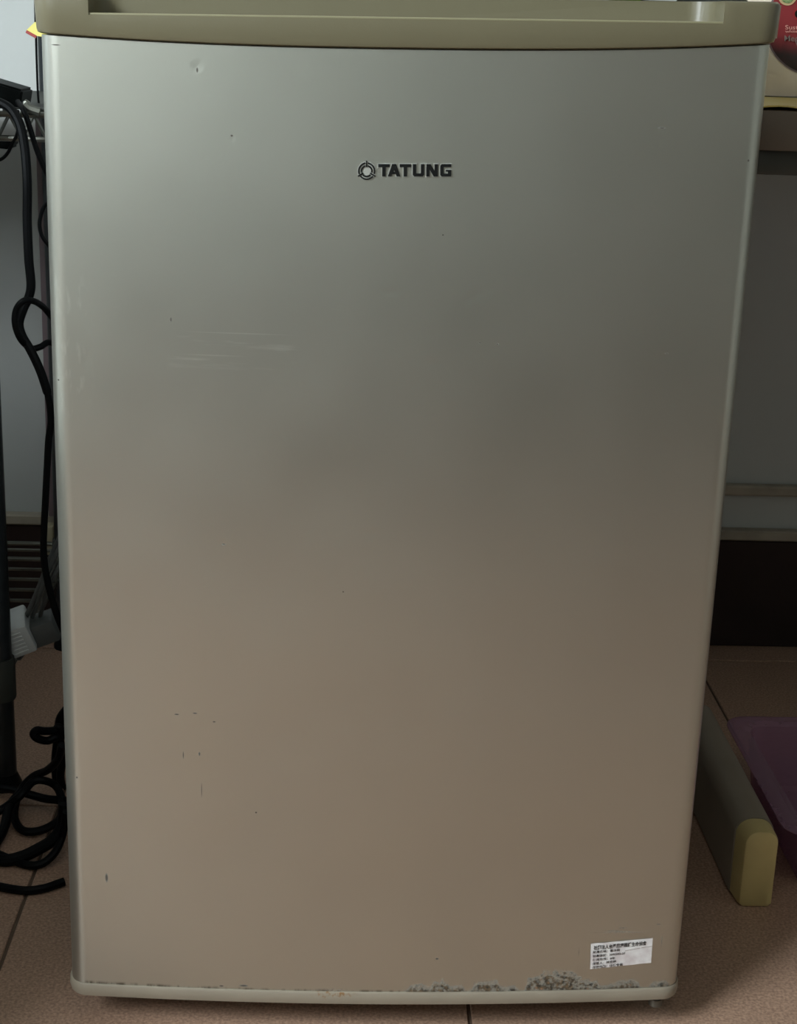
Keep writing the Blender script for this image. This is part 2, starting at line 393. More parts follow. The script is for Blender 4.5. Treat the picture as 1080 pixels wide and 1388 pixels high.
# bottom trim: shallow tray edge, a touch proud of the panel with a rounded front
bt = bmesh.new()
prof = [(-0.0006, 0.0112), (0.0012, 0.0108), (0.0020, 0.0095), (0.0022, 0.004), (0.0014, 0.0008), (-0.0005, 0.0)]
rings = []
for pr, dz in prof:
    rings.append([bt.verts.new((x, y, 0.0302 + 0.003 * x + dz)) for x, y in plan(HW + pr, pr, 0.015 + pr, 0.045)])
n = len(rings[0])
for i in range(len(rings) - 1):
    for k in range(n): bt.faces.new((rings[i][k], rings[i][(k + 1) % n], rings[i + 1][(k + 1) % n], rings[i + 1][k]))
bt.faces.new(rings[0]); bt.faces.new(rings[-1])
def lowtrim_material():
    m = mat('bottom_trim_plastic', srgb(148, 138, 122), 0.42, var=0.12, scale=20)
    nt = m.node_tree; N = nt.nodes; L = nt.links; p = N['Principled BSDF']
    old = p.inputs['Base Color'].links[0].from_socket
    tc = N.new('ShaderNodeTexCoord'); q = at(452, 1345, -0.01)
    mp = N.new('ShaderNodeMapping'); mp.vector_type = 'TEXTURE'; mp.inputs['Location'].default_value = (q.x, 0, q.z); mp.inputs['Scale'].default_value = (.020, 1e6, .006)
    L.new(tc.outputs['Object'], mp.inputs[0]); ln = N.new('ShaderNodeVectorMath'); ln.operation = 'LENGTH'; L.new(mp.outputs[0], ln.inputs[0])
    a = N.new('ShaderNodeMapRange'); a.inputs[1].default_value = .3; a.inputs[2].default_value = 1; a.inputs[3].default_value = 1; a.inputs[4].default_value = 0
    L.new(ln.outputs['Value'], a.inputs[0])
    nz = N.new('ShaderNodeTexNoise'); nz.inputs['Scale'].default_value = 260; L.new(tc.outputs['Object'], nz.inputs[0])
    b = N.new('ShaderNodeMapRange'); b.inputs[1].default_value = .48; b.inputs[2].default_value = .62; L.new(nz.outputs[0], b.inputs[0])
    mu = N.new('ShaderNodeMath'); mu.operation = 'MULTIPLY'; L.new(a.outputs[0], mu.inputs[0]); L.new(b.outputs[0], mu.inputs[1])
    x = N.new('ShaderNodeMix'); x.data_type = 'RGBA'; x.inputs[7].default_value = srgb(128, 92, 54)
    L.new(mu.outputs[0], x.inputs[0]); L.new(old, x.inputs[6]); L.new(x.outputs[2], p.inputs['Base Color'])
    return m
obj('bottom_trim', finish(bt), lowtrim_material(), fridge)

# top trim with the scooped handle
def shear(bm):
    for v in bm.verts: v.co.z += 0.02 * v.co.x
    return bm
TOPZ = 0.7735
tt = bmesh.new(); rings = []
ztop = lambda x: TOPZ
sm = lambda x: seam(x) - 0.02 * x
for pr, zf in ((-0.001, lambda x: sm(x) + .0006), (0.0022, lambda x: sm(x) + .0016), (0.003, lambda x: sm(x) + .004), (0.0042, lambda x: TOPZ - .003), (0.0036, lambda x: TOPZ - .0010), (0.002, lambda x: TOPZ)):
    rings.append([tt.verts.new((x, y, zf(x))) for x, y in plan(HW + pr, pr, 0.012 + pr, 0.050)])
for i in range(len(rings) - 1):
    for k in range(n): tt.faces.new((rings[i][k], rings[i][(k + 1) % n], rings[i + 1][(k + 1) % n], rings[i + 1][k]))
tt.faces.new(rings[0]); tt.faces.new(rings[-1])
# lower the front of the grip: cutter above the lip, and the pocket behind it
def rounded_plan(x0, x1, y0, y1, r, n=8):
    P = [(x0, y0), (x1, y0)]
    for k in range(n + 1):
        a = math.pi / 2 * k / n; P.append((x1 - r + r * math.cos(a), y1 - r + r * math.sin(a)))
    for k in range(n + 1):
        a = math.pi / 2 * (1 + k / n); P.append((x0 + r + r * math.cos(a), y1 - r + r * math.sin(a)))
    return P
LIP = 0.7595
X0, X1 = -0.2045, 0.2015
cut1 = prism([(X0, -0.03), (X1, -0.03), (X1, 0.012), (X0, 0.012)], 'z', LIP, 0.80)
cut2 = prism(rounded_plan(X0, X1, -0.0045, 0.034, 0.016), 'z', 0.7465, 0.80)
me_obj = obj('top_trim', finish(tt), M['trim'], fridge)
cutters = []
for c in (cut1, cut2):
    co = obj('cutter', c, M['trim'], None, False); cutters.append(co)
    md = me_obj.modifiers.new('b', 'BOOLEAN'); md.operation = 'DIFFERENCE'; md.solver = 'EXACT'; md.object = co
bv = me_obj.modifiers.new('bev', 'BEVEL'); bv.width = 0.0017; bv.segments = 3; bv.limit_method = 'ANGLE'; bv.angle_limit = math.radians(40)
dg = bpy.context.evaluated_depsgraph_get()
newme = bpy.data.meshes.new_from_object(me_obj.evaluated_get(dg))
me_obj.modifiers.clear(); me_obj.data = newme; newme.name = 'top_trim'
for v in newme.vertices: v.co.z += 0.02 * v.co.x
for p in newme.polygons: p.use_smooth = True
newme.set_sharp_from_angle(angle=math.radians(30))
for co in cutters: bpy.data.objects.remove(co)

# highlight on the grip lip, painted as a paler bead, and the pale edge strip on the right end
obj('grip_lip', tube([(x, bow(x) - .0018, LIP + .0004 + .02 * x) for x in [X0 + (X1 - X0) * k / 24 for k in range(25)]], .0009, 10, 1, False), M['lipm'], fridge)
obj('edge_strip', tube([(HW + .0036, .012, seam(HW) + .004), (HW + .0044, .012, TOPZ + .003)], .0012, 8, 1, False), M['strip'], fridge)
# hinge bracket under the right corner
hb = box(0.206, 0.233, 0.004, 0.05, 0.0265, 0.0300, 0.001, 1)
t = bmesh.new(); bmesh.ops.create_cone(t, cap_ends=True, segments=16, radius1=0.0055, radius2=0.0055, depth=0.006)
t.transform(Matrix.Translation((0.222, 0.008, 0.0235))); join(hb, t)
obj('hinge_bracket', hb, M['steel'], fridge)

# text helper: returns a bmesh of flat text with unit height, then mapped
def text_mesh(s, bold=0.0, res=3):
    cu = bpy.data.curves.new('t', 'FONT'); cu.body = s; cu.resolution_u = res; cu.offset = bold; cu.fill_mode = 'FRONT'
    o = bpy.data.objects.new('t', cu); col.objects.link(o)
    dg = bpy.context.evaluated_depsgraph_get()
    me = bpy.data.meshes.new_from_object(o.evaluated_get(dg))
    bm = bmesh.new(); bm.from_mesh(me)
    bpy.data.objects.remove(o); bpy.data.curves.remove(cu); bpy.data.meshes.remove(me)
    return bm
def fit_text(s, box_uv, bold=0.0):
    """text stretched into u0,u1,v0,v1"""
    bm = text_mesh(s, bold)
    xs = [v.co.x for v in bm.verts]; ys = [v.co.y for v in bm.verts]
    a, b, c, d = min(xs), max(xs), min(ys), max(ys); u0, u1, v0, v1 = box_uv
    for v in bm.verts:
        v.co = Vector((u0 + (v.co.x - a) / (b - a) * (u1 - u0), v0 + (v.co.y - c) / (d - c) * (v1 - v0), 0))
    return bm
def stack(bm, maps):
    for v in bm.verts: v.co = maps(v.co.x, v.co.y)
    return bm

# brand lettering, drawn in a 97 x 16 pixel-like grid, sitting on the panel
def letters(grow=0.0):
    s = 4.6; L = []
    def rect(a, b, c, d): L.append([(a - grow, b - grow), (c + grow, b - grow), (c + grow, d + grow), (a - grow, d + grow)])
    def T(x): rect(x, 12, x + 15, 16); rect(x + 5.2, 0, x + 9.8, 12)
    def A(x):
        L.append([(x - grow, -grow), (x + 4.6 + grow, -grow), (x + 8.6, 12), (x + 11.0, 16 + grow), (x + 5.6 - grow, 16 + grow)])
        L.append([(x + 11.6 - grow, -grow), (x + 16.6 + grow, -grow), (x + 11.0 + grow, 16 + grow), (x + 5.8, 16 + grow), (x + 8.1, 12)])
        rect(x + 4, 3, x + 12.4, 6)
    def U(x):
        rect(x, 2, x + 4.6, 16); rect(x + 10.6, 2, x + 15.2, 16)
        L.append([(x, 2.2), (x + 2, -grow), (x + 13.2, -grow), (x + 15.2, 2.2), (x + 15.2, 4), (x, 4)])
    def Nn(x):
        rect(x, 0, x + 4.5, 16); rect(x + 10.9, 0, x + 15.4, 16)
        L.append([(x, 16 + grow), (x + 5.6, 16 + grow), (x + 15.4, -grow), (x + 9.8, -grow)])
    def G(x):
        rect(x, 2, x + 4.6, 14)
        L.append([(x, 14), (x, 12.2), (x + 14.6 + grow, 12.2 - grow), (x + 14.6 + grow, 16 + grow), (x + 2, 16 + grow)])
        L.append([(x, 2), (x + 2, -grow), (x + 14.6 + grow, -grow), (x + 14.6 + grow, 3.8), (x, 3.8)])
        rect(x + 10.2, 3.8, x + 14.6, 8.6); rect(x + 7.4, 6.4, x + 10.2, 8.6)
    T(0); A(12.6); T(28.2); U(45.4); Nn(63.2); G(81.6)
    return L
PXM = 1.0 / 2010.0
def panel_map(px0, py0, ang=0.0, lift=0.0006):
    """grid units (photo-sized) from an anchor on the door, following the bowed face"""
    o = at(px0, py0, bow(at(px0, py0, -0.009).x))
    ca, sa = math.cos(ang), math.sin(ang)
    def f(u, v, dy=0.0):
        x = o.x + (u * ca - v * sa) * PXM; z = o.z + (u * sa + v * ca) * PXM
        return Vector((x, bow(x) - lift + dy, z))
    return f
def polys_solid(polys, f, thick=0.0005):
    t = bmesh.new()
    for P in polys:
        A = [t.verts.new(f(u, v)) for u, v in P]; B = [t.verts.new(f(u, v, thick)) for u, v in P]; k = len(P)
        t.faces.new(A); t.faces.new(B[::-1])
        for i in range(k): t.faces.new((A[i], A[(i + 1) % k], B[(i + 1) % k], B[i]))
    return finish(t)
def arc(r0, r1, a0, a1, n=16):
    out = []
    for k in range(n):
        a, b = a0 + (a1 - a0) * k / n, a0 + (a1 - a0) * (k + 1) / n
        out.append([(r0 * math.cos(a), r0 * math.sin(a)), (r1 * math.cos(a), r1 * math.sin(a)), (r1 * math.cos(b), r1 * math.sin(b)), (r0 * math.cos(b), r0 * math.sin(b))])
    return out
ANG = 0.030
fl = panel_map(512.5, 239, ANG, 0.0009); fb = panel_map(512.5, 239, ANG, 0.0004)
obj('brand_lettering', polys_solid(letters(), fl), M['ink'], door, False)
obj('lettering_backing', polys_solid(letters(1.0), fb, 0.0003), M['silver'], door, False)
fe = panel_map(496.8, 231.8, ANG, 0.0009); feb = panel_map(496.8, 231.8, ANG, 0.0004)
em = []
D = math.radians
for a in (90, 210, 330):
    em += arc(9.4, 11.4, D(a + 9), D(a + 111), 14)
    em += arc(5.8, 7.9, D(a + 14), D(a + 106), 12)
    c, s = math.cos(D(a)), math.sin(D(a))
    em.append([(5.2 * c - 1.0 * -s, 5.2 * s - 1.0 * c), (13.4 * c - .9 * -s, 13.4 * s - .9 * c), (13.4 * c + .9 * -s, 13.4 * s + .9 * c), (5.2 * c + 1.0 * -s, 5.2 * s + 1.0 * c)])
obj('brand_emblem', polys_solid(em, fe), M['ink'], door, False)
obj('emblem_backing', polys_solid(arc(0.01, 12.6, 0, 2 * math.pi, 32), feb, 0.0003), M['silver'], door, False)

# inventory sticker
Q = [(799.5, 1313), (883, 1307.5), (885.5, 1274), (800.5, 1278.5)]
QW = [at(a, b, bow(0.17)) for a, b in Q]
def stick(lift):
    def f(u, v, dy=0.0):
        p = (QW[0] * (1 - u) + QW[1] * u) * (1 - v) + (QW[3] * (1 - u) + QW[2] * u) * v
        return Vector((p.x, bow(p.x) - lift + dy, p.z))
    return f
f0 = stick(0.0004)
sp = bmesh.new(); g = [[sp.verts.new(f0(i / 10, j / 3) + Vector((0, -0.0002 * math.sin(i * 2.1 + j), 0))) for j in range(4)] for i in range(11)]
for i in range(10):
    for j in range(3): sp.faces.new((g[i][j], g[i + 1][j], g[i + 1][j + 1], g[i][j + 1]))
sticker = obj('inventory_sticker', sp, M['paper'], fridge); sticker['label'] = 'white printed inventory sticker'
tx = bmesh.new(); f1 = stick(0.0009)
join(tx, fit_text('社團法人台灣訊網照護生命協會', (.045, .90, .75, .93), 0.022))
rows = [('財產名稱：電冰箱', .47, .60), ('財產編號：3090503-07', .56, .445), ('使用年限：8年', .40, .295), ('保管人：林宏瑋', .42, .15), ('存放地點：住宿會館', .53, .005)]
for s, u1, v0 in rows: join(tx, fit_text(s, (.035, u1, v0 + .015, v0 + .125), 0.012))
stack(tx, f1); obj('sticker_text', tx, M['ink'], sticker, False)
li = bmesh.new()
for a, b in (((.555, .60), (.80, .655)), ((.46, .50), (.475, .93)), ((.82, .66), (.99, .68))):
    v = [li.verts.new(f1(a[0], a[1])), li.verts.new(f1(b[0], b[1])), li.verts.new(f1(b[0], b[1] + .014)), li.verts.new(f1(a[0] + .003, a[1] + .014))]
    li.faces.new(v)
obj('crease_mark', li, M['greytxt'], sticker, False)

# ------------------------------------------------------------------ things on and beside the top of the fridge
b1 = at(832, 0, 0.043).x; b2 = at(868, 0, 0.043).x; b3 = at(916, 0, 0.043).x
zt = TOPZ + 0.02 * 0.12
g1 = box(b1 - .004, b2, 0.037, 0.051, zt + .0006, zt + .040, .0015); tag(obj('carton', g1, M['green']), 'green carton standing on the fridge top edge behind the handle', 'carton')
g2 = box(b2 + .0006, b3, 0.037, 0.051, zt + .0010, zt + .034, .0015)
tag(obj('carton', g2, M['carton']), 'white carton standing on the fridge top edge behind the handle', 'carton')
pc = thing('paper_scrap', 'yellow paper scrap with red edge sticking out left of the handle trim', 'paper')
A = at(35.5, 41, .046); B = at(47, 30, .046); C = at(49, 48.5, .046)
t = bmesh.new(); E2 = [A, B, Vector((-.2300, .046, B.z + .002)), Vector((-.2300, .046, C.z - .002)), C]
va = [t.verts.new(p) for p in E2]; vb = [t.verts.new(p + Vector((0, .0006, 0))) for p in E2]
t.faces.new(va); t.faces.new(vb[::-1])
for i in range(5): t.faces.new((va[i], va[(i + 1) % 5], vb[(i + 1) % 5], vb[i]))
# ------------------------------------------------------------------ (paper parts)
obj('sheet', t, M['ypap'], pc, False)
t = tube([A + Vector((0, 0, -.0008)), C + Vector((0, 0, -.0008))], .0011, 6, 1, False); obj('red_edge', t, M['rpap'], pc)

# ------------------------------------------------------------------ desk on the right
desk = thing('desk', 'dark brown desk beside the refrigerator under the beige bag', 'desk', loc=(0.8, 0.45, 0))
desk.location = (0, 0, 0)
obj('desktop', box(0.252, 1.45, 0.080, 0.80, 0.679, 0.707, 0.0015, 2), M['desk'], desk)
obj('rail', box(0.256, 0.2985, 0.100, 0.79, 0.6605, 0.6788, 0.002, 2), M['deskmetal'], desk)
obj('apron', box(0.31, 1.40, 0.112, 0.130, 0.6605, 0.6788, 0.001, 1), M['black'], desk)
rb = tube([at(1072, 206, .105), at(1075, 213, .104), at(1074, 222, .104), at(1071, 229, .105)], .0011, 6); obj('rail_edge', rb, M['chrome'], desk)
for x, y in ((.275, .775), (1.41, .775), (1.41, .12), (1.41, .45)):
    obj('leg', box(x - .015, x + .015, y - .015, y + .015, 0, 0.6600 if x > 1 else .6603, .003, 2), M['deskmetal'], desk)
# sheet with a torn front edge
t = bmesh.new(); cols_ = 60; r0 = []; r1 = []; r2 = []
for i in range(cols_ + 1):
    x = .2535 + .40 * i / cols_
    e = .0785 + .0016 * math.sin(i * .9) + .0018 * random.random()
    r0.append(t.verts.new((x, e, .7085 + .0012 * math.sin(i * .7)))); r1.append(t.verts.new((x, .16, .7082))); r2.append(t.verts.new((x, .285, .7082)))
for i in range(cols_):
    t.faces.new((r0[i], r0[i + 1], r1[i + 1], r1[i])); t.faces.new((r1[i], r1[i + 1], r2[i + 1], r2[i]))
ex = bmesh.ops.extrude_face_region(t, geom=t.faces[:]); bmesh.ops.translate(t, vec=(0, 0, .0010), verts=[v for v in ex['geom'] if isinstance(v, bmesh.types.BMVert)])
tag(obj('desk_sheet', t, M['yellow']), 'yellowed plastic sheet with a ragged front edge lying on the desk', 'sheet')
# bag with round printed label
bag = thing('food_bag', 'beige paper bag with round dark red label standing on the desk', 'bag')
t = bmesh.new(); rings = []
for k in range(13):
    v = k / 12; z = .7098 + .25 * v; th = .042 * (1 - v ** 3) + .004; wv = .11 + .003 * math.sin(v * 5)
    ring = []
    for j in range(24):
        a = 2 * math.pi * j / 24
        cx = math.copysign(abs(math.cos(a)) ** .35, math.cos(a)); sy = math.copysign(abs(math.sin(a)) ** .6, math.sin(a))
        ring.append(t.verts.new((.366 + cx * wv, .335 + sy * th, z)))
    rings.append(ring)
for i in range(12):
    for k in range(24): t.faces.new((rings[i][k], rings[i][(k + 1) % 24], rings[i + 1][(k + 1) % 24], rings[i + 1][k]))
t.faces.new(rings[0]); t.faces.new(rings[-1])
obj('bag_body', t, M['bag'], bag)
def bagmap(px, py, lift=0.0):
    q = at(px, py, .29)
    v = (q.z - .7098) / .25; th = .042 * (1 - max(0, v) ** 3) + .004
    cx = max(-.999, min(.999, (q.x - .366) / .111)); a = math.acos(math.copysign(abs(cx) ** (1 / .35), cx))
    y = .335 - (math.sin(a) ** .6) * th
    q = at(px, py, y - .0012 - lift); return q
def label_mat():
    m = mat('label_print', srgb(150, 40, 46), 0.4); nt = m.node_tree; N = nt.nodes; L = nt.links; p = N['Principled BSDF']
    tc = N.new('ShaderNodeTexCoord'); sp_ = N.new('ShaderNodeSeparateXYZ'); L.new(tc.outputs['Object'], sp_.inputs[0])
    r = N.new('ShaderNodeMapRange'); r.inputs[1].default_value = .742; r.inputs[2].default_value = .768; L.new(sp_.outputs[2], r.inputs[0])
    nz = N.new('ShaderNodeTexNoise'); nz.inputs['Scale'].default_value = 120; L.new(tc.outputs['Object'], nz.inputs[0])
    ad = N.new('ShaderNodeMath'); ad.operation = 'MULTIPLY_ADD'; ad.inputs[1].default_value = .35; L.new(nz.outputs[0], ad.inputs[0]); L.new(r.outputs[0], ad.inputs[2])
    c = N.new('ShaderNodeValToRGB'); e = c.color_ramp.elements; e[0].position = .15; e[0].color = srgb(46, 38, 40); e[1].position = .75; e[1].color = srgb(132, 46, 50)
    k = e.new(.42); k.color = srgb(82, 38, 42)
    L.new(ad.outputs[0], c.inputs[0]); L.new(c.outputs[0], p.inputs['Base Color']); return m
def disc(cx, cy, r, m, name, lift, rim=None):
    t = bmesh.new(); R_ = []
    for k in range(9):
        R_.append([t.verts.new(bagmap(cx + r * k / 8 * math.cos(a), cy + r * k / 8 * math.sin(a), lift)) if k else None for a in [2 * math.pi * j / 48 for j in range(48)]])
    c0 = t.verts.new(bagmap(cx, cy, lift))
    for j in range(48):
        t.faces.new((c0, R_[1][j], R_[1][(j + 1) % 48]))
        for k in range(1, 8): t.faces.new((R_[k][j], R_[k + 1][j], R_[k + 1][(j + 1) % 48], R_[k][(j + 1) % 48]))
    return obj(name, t, m, bag)
disc(1105, 35, 66, label_mat(), 'round_label', 0)
disc(1105, 35, 68.5, M['pipe'], 'label_border', -.0006)
disc(1067, -5, 12.5, M['goldpr'], 'emblem_border', .0006); disc(1067, -5, 9.5, M['greenpr'], 'leaf_emblem', .0010)
disc(1083, 19, 9, M['redp'], 'round_mark_border', .0006); disc(1083, 19, 6, M['ink'], 'round_mark', .0010)
def bagtext(s, px, py, w_, h_, m, name, bold=.01):
    t = fit_text(s, (0, 1, 0, 1), bold)
    for v in t.verts: v.co = bagmap(px + v.co.x * w_, py - v.co.y * h_, .0014)
    obj(name, t, m, bag, False)
bagtext('Susta', 1064, 40, 22, 6, M['pinktxt'], 'label_text'); bagtext('white p', 1064, 45.5, 23, 5, M['pinktxt'], 'label_text')
bagtext('Medi', 1063, 56, 22, 8, M['greytxt'], 'label_text'); bagtext('V', 1077, 63, 7, 8, M['greytxt'], 'label_text')

# ------------------------------------------------------------------ long beige case on the floor and pink tub
case = thing('plastic_case', 'long beige plastic case with rounded yellowish end cap on the floor', 'case')
def arch(x0, x1, z0, z1, r, n=8):
    P = [(x0 + .003, z0), (x1 - .003, z0), (x1, z0 + .003)]
    for k in range(n + 1):
        a = math.pi / 2 * k / n; P.append((x1 - r + r * math.cos(a), z1 - r + r * math.sin(a)))
    for k in range(n + 1):
        a = math.pi / 2 * (1 + k / n); P.append((x0 + r + r * math.cos(a), z1 - r + r * math.sin(a)))
    P.append((x0, z0 + .003)); return P
def arch_solid(secs):
    t = bmesh.new(); R_ = []
    for y, x0, x1, z0, z1, r in secs: R_.append([t.verts.new((u, y, v)) for u, v in arch(x0, x1, z0, z1, r)])
    k = len(R_[0])
    for i in range(len(R_) - 1):
        for j in range(k): t.faces.new((R_[i][j], R_[i][(j + 1) % k], R_[i + 1][(j + 1) % k], R_[i + 1][j]))
    t.faces.new(R_[0]); t.faces.new(R_[-1]); return t
obj('end_cap', arch_solid([(.186, .3375, .3615, .002, .0725, .009), (.1875, .3350, .3640, .0005, .0755, .0115), (.191, .3335, .3650, 0, .0765, .0125), (.2105, .3315, .3655, 0, .0770, .0145)]), M['casecap'], case)
obj('shell', arch_solid([(.2112, .3308, .3662, 0, .0775, .0150), (.2125, .3302, .3668, 0, .0780, .0155), (.46, .3302, .3668, 0, .0780, .0155)]), M['casebody'], case)

def tub_mat():
    m = bpy.data.materials.new('translucent_pink'); m.use_nodes = True
    nt = m.node_tree; N = nt.nodes; L = nt.links; p = N['Principled BSDF']
    p.inputs['Base Color'].default_value = srgb(172, 138, 160); p.inputs['Roughness'].default_value = .12
    tr = N.new('ShaderNodeBsdfTransparent'); tr.inputs[0].default_value = srgb(232, 208, 220)
    n = N.new('ShaderNodeTexNoise'); n.inputs['Scale'].default_value = 30
    r = N.new('ShaderNodeMapRange'); r.inputs[3].default_value = .42; r.inputs[4].default_value = .50; L.new(n.outputs[0], r.inputs[0])
    mx = N.new('ShaderNodeMixShader'); L.new(r.outputs[0], mx.inputs[0]); L.new(tr.outputs[0], mx.inputs[1]); L.new(p.outputs[0], mx.inputs[2])
    L.new(mx.outputs[0], N['Material Output'].inputs['Surface']); return m
M['tub'] = tub_mat()
def rrect(cx, cy, hx, hy, r, z, n=6):
    P = []
    for q, (sx, sy) in enumerate(((1, 1), (-1, 1), (-1, -1), (1, -1))):
        for k in range(n + 1):
            a = math.pi / 2 * (q + k / n); P.append((cx + sx * (hx - r) + r * math.cos(a), cy + sy * (hy - r) + r * math.sin(a), z))
    return P
def tub(name, label, cx, cy, hx, hy, H):
    th = thing(name, label, 'tub')
    secs = [(.030, .0010), (.028, .0030), (.020, H - .006), (.004, H - .002), (.0, H), (.0, H + .0015), (.004, H + .0025), (.016, H + .0022), (.0215, H), (.0225, H - .006), (.0305, .0055), (.034, .0035)]
    t = bmesh.new(); R_ = [[t.verts.new(c) for c in rrect(cx, cy, hx - i, hy - i, max(.008, .026 - i * .4), z)] for i, z in secs]
    k = len(R_[0])
    for i in range(len(R_) - 1):
        for j in range(k): t.faces.new((R_[i][j], R_[i][(j + 1) % k], R_[i + 1][(j + 1) % k], R_[i + 1][j]))
    t.faces.new(R_[0]); t.faces.new(R_[-1])
    obj('basin', t, M['tub'], th)
    return th
tub('storage_tub', 'translucent pink plastic tub on the floor beside the beige case', .3725 + .135, .318, .135, .128, .0695)
# keep the rim just clear of the case: the tub stands a finger's width to its right

# ------------------------------------------------------------------ wire rack on the left
rack = thing('wire_rack', 'grey metal wire shelving rack left of the refrigerator', 'rack')
PX, PYf, PYb = -.3710, .40, .775
def post(x, y):
    p = tube([(x, y, .016), (x, y, .95)], .0122, 16, 1, False); o = obj('post', p, M['postm'], rack)
    s = bmesh.new()
    tube([(x, y, .098), (x, y, .101), (x, y, .138), (x, y, .142)], lambda u: .0150 if .2 < u < .8 else .0142, 18, 1, False, bm=s); obj('sleeve', s, M['sleeve'], o)
    f = tube([(x, y, 0), (x, y, .004), (x, y, .016), (x, y, .020)], lambda u: .017 if u < .5 else .012, 16, 1, False); obj('leveling_foot', f, M['black'], o)
for x in (PX, -.98):
    for y in (PYf, PYb): post(x, y)
def shelf(z, x0, x1, y0, y1, h, across, name='shelf'):
    """deck wires, a double edge rail and its zigzag"""
    fr = bmesh.new()
    for zz in (z, z - h):
        for a, b in (((x0, y0), (x1, y0)), ((x1, y0), (x1, y1)), ((x1, y1), (x0, y1)), ((x0, y1), (x0, y0))):
            tube([(a[0], a[1], zz), (b[0], b[1], zz)], .0028, 8, 1, False, bm=fr)
    s = obj(name, fr, M['chrome'], rack)
    zz = bmesh.new(); pitch = .022
    for (a, b) in (((x0, y0), (x1, y0)), ((x1, y0), (x1, y1))):
        L_ = math.hypot(b[0] - a[0], b[1] - a[1]); k = int(L_ / pitch * 2); pts = []
        for i in range(k + 1): pts.append((a[0] + (b[0] - a[0]) * i / k, a[1] + (b[1] - a[1]) * i / k, z if i % 2 else z - h))
        for i in range(k): tube([pts[i], pts[i + 1]], .0018, 6, 1, False, bm=zz)
    obj('zigzag_wire', zz, M['chrome'], s)
    if across:
        k = int((y1 - y0) / .0335)
        for i in range(1, k):
            y = y0 + (y1 - y0) * i / k; obj('deck_wire', tube([(x0, y, z + .003), (x1, y, z + .003)], .0021, 7, 1, False), M['chrome'], s)
    else:
        k = int((x1 - x0) / .03)
        for i in range(1, k):
            x = x0 + (x1 - x0) * i / k; obj('deck_wire', tube([(x, y0, z + .003), (x, y1, z + .003)], .0018, 7, 1, False), M['chrome'], s)
    return s
SL = shelf(.135, -.98, -.3685, PYf, PYb, .020, True)
SU = shelf(.6665, -.98, -.290, .425, PYb, .0215, False)
t = tube([at(33, 141, .418), at(40, 147, .418), at(54, 152, .418)], .0042, 8, 4); tube([at(33, 146, .418), at(36, 139, .418), at(39, 146, .418)], .003, 8, 4, bm=t)
obj('rail_clip', t, M['chrome'], rack)
obj('shelf_liner', box(-.975, -.295, .43, PYb - .005, .6710, .6722), M['sleeve'], SU, False)  # solid sheet added on the deck to stop light passing below
# adapters on and under the upper shelf
def wedge(name, label, corners, Y0, Y1, m, bev=.002, cat='adapter'):
    t = bmesh.new(); A = [t.verts.new(at(a, b, Y0)) for a, b in corners]
    dy = Vector((0, Y1 - Y0, 0)); B = [t.verts.new(v.co + dy) for v in A]; k = len(A)
    t.faces.new(A); t.faces.new(B[::-1])
    for i in range(k): t.faces.new((A[i], A[(i + 1) % k], B[(i + 1) % k], B[i]))
    bmesh.ops.recalc_face_normals(t, faces=t.faces); bmesh.ops.bevel(t, geom=t.edges[:], offset=bev, segments=2, affect='EDGES')
    return t
ad = thing('power_adapter', 'black adapter block lying on the upper wire shelf', 'adapter')
obj('case', wedge('', '', [(-40, 101), (31, 122), (27, 149), (-40, 141)], .44, .49, M['black']), M['black'], ad)
ad2 = thing('power_adapter', 'black adapter block hanging under the upper wire shelf', 'adapter')
obj('case', wedge('', '', [(-30, 186.5), (18, 186.5), (16, 200), (12, 203), (-30, 198)], .44, .47, M['black']), M['black'], ad2)
obj('lead', tube([at(-12, 216, .43), at(0, 216.5, .43), at(10, 208, .43), at(18, 192, .425), at(23, 182, .417), at(25, 165, .414), at(24, 150, .42)], .0016, 8), M['cable'], ad2)

# hanging cables
def cable(label, pts, r, **k):
    return tag(obj('cable', tube([at(*p) for p in pts], r, 10, 10, **k), M['cable']), label, 'cable')
cable('thick black flat cable hanging from the upper shelf and knotted halfway down',
      [(-40, 137, .42), (-12, 137, .405), (6, 142, .40), (18, 152, .395), (28, 172, .39), (34, 205, .385), (37, 250, .38), (37, 300, .38), (39, 350, .38), (42, 385, .38), (39, 403, .38), (32, 418, .378), (26, 438, .376),
       (30, 455, .374), (40, 472, .372), (50, 492, .37), (58, 512, .37), (66, 540, .37), (69, 570, .37), (66, 595, .37), (64, 630, .37), (62, 670, .37), (60, 710, .37), (59, 745, .37), (62, 775, .37), (68, 802, .37), (76, 830, .37), (90, 865, .37)],
      lambda u: .0042 if u < .62 else .0034)
cable('black cable loop of the knot beside the fridge door',
      [(80, 470, .40), (66, 464, .395), (55, 470, .385), (42, 472, .38), (28, 460, .366), (20.5, 440, .362), (22, 420, .362), (32, 408, .362), (45, 408, .37), (56, 414, .385), (64, 422, .395), (78, 440, .40)], .0030)
cable('thin black cable slanting from the upper shelf behind the fridge door',
      [(24, 138, .425), (32, 150, .408), (40, 172, .405), (47, 195, .405), (55, 216, .405), (66, 240, .405)], .0026)
cable('thin black cable bulging out beside the upper door edge',
      [(72, 270, .40), (60, 280, .40), (54.5, 296, .40), (54, 309, .40), (58, 322, .40), (70, 338, .40)], .0018)
cable('thin black cable hanging along the upper left door edge',
      [(47, -12, .52), (48.5, 40, .52), (50, 90, .52), (52, 135, .52), (56, 150, .52), (66, 170, .52)], .0011)  # thin dark line beside the door edge, built as a tube

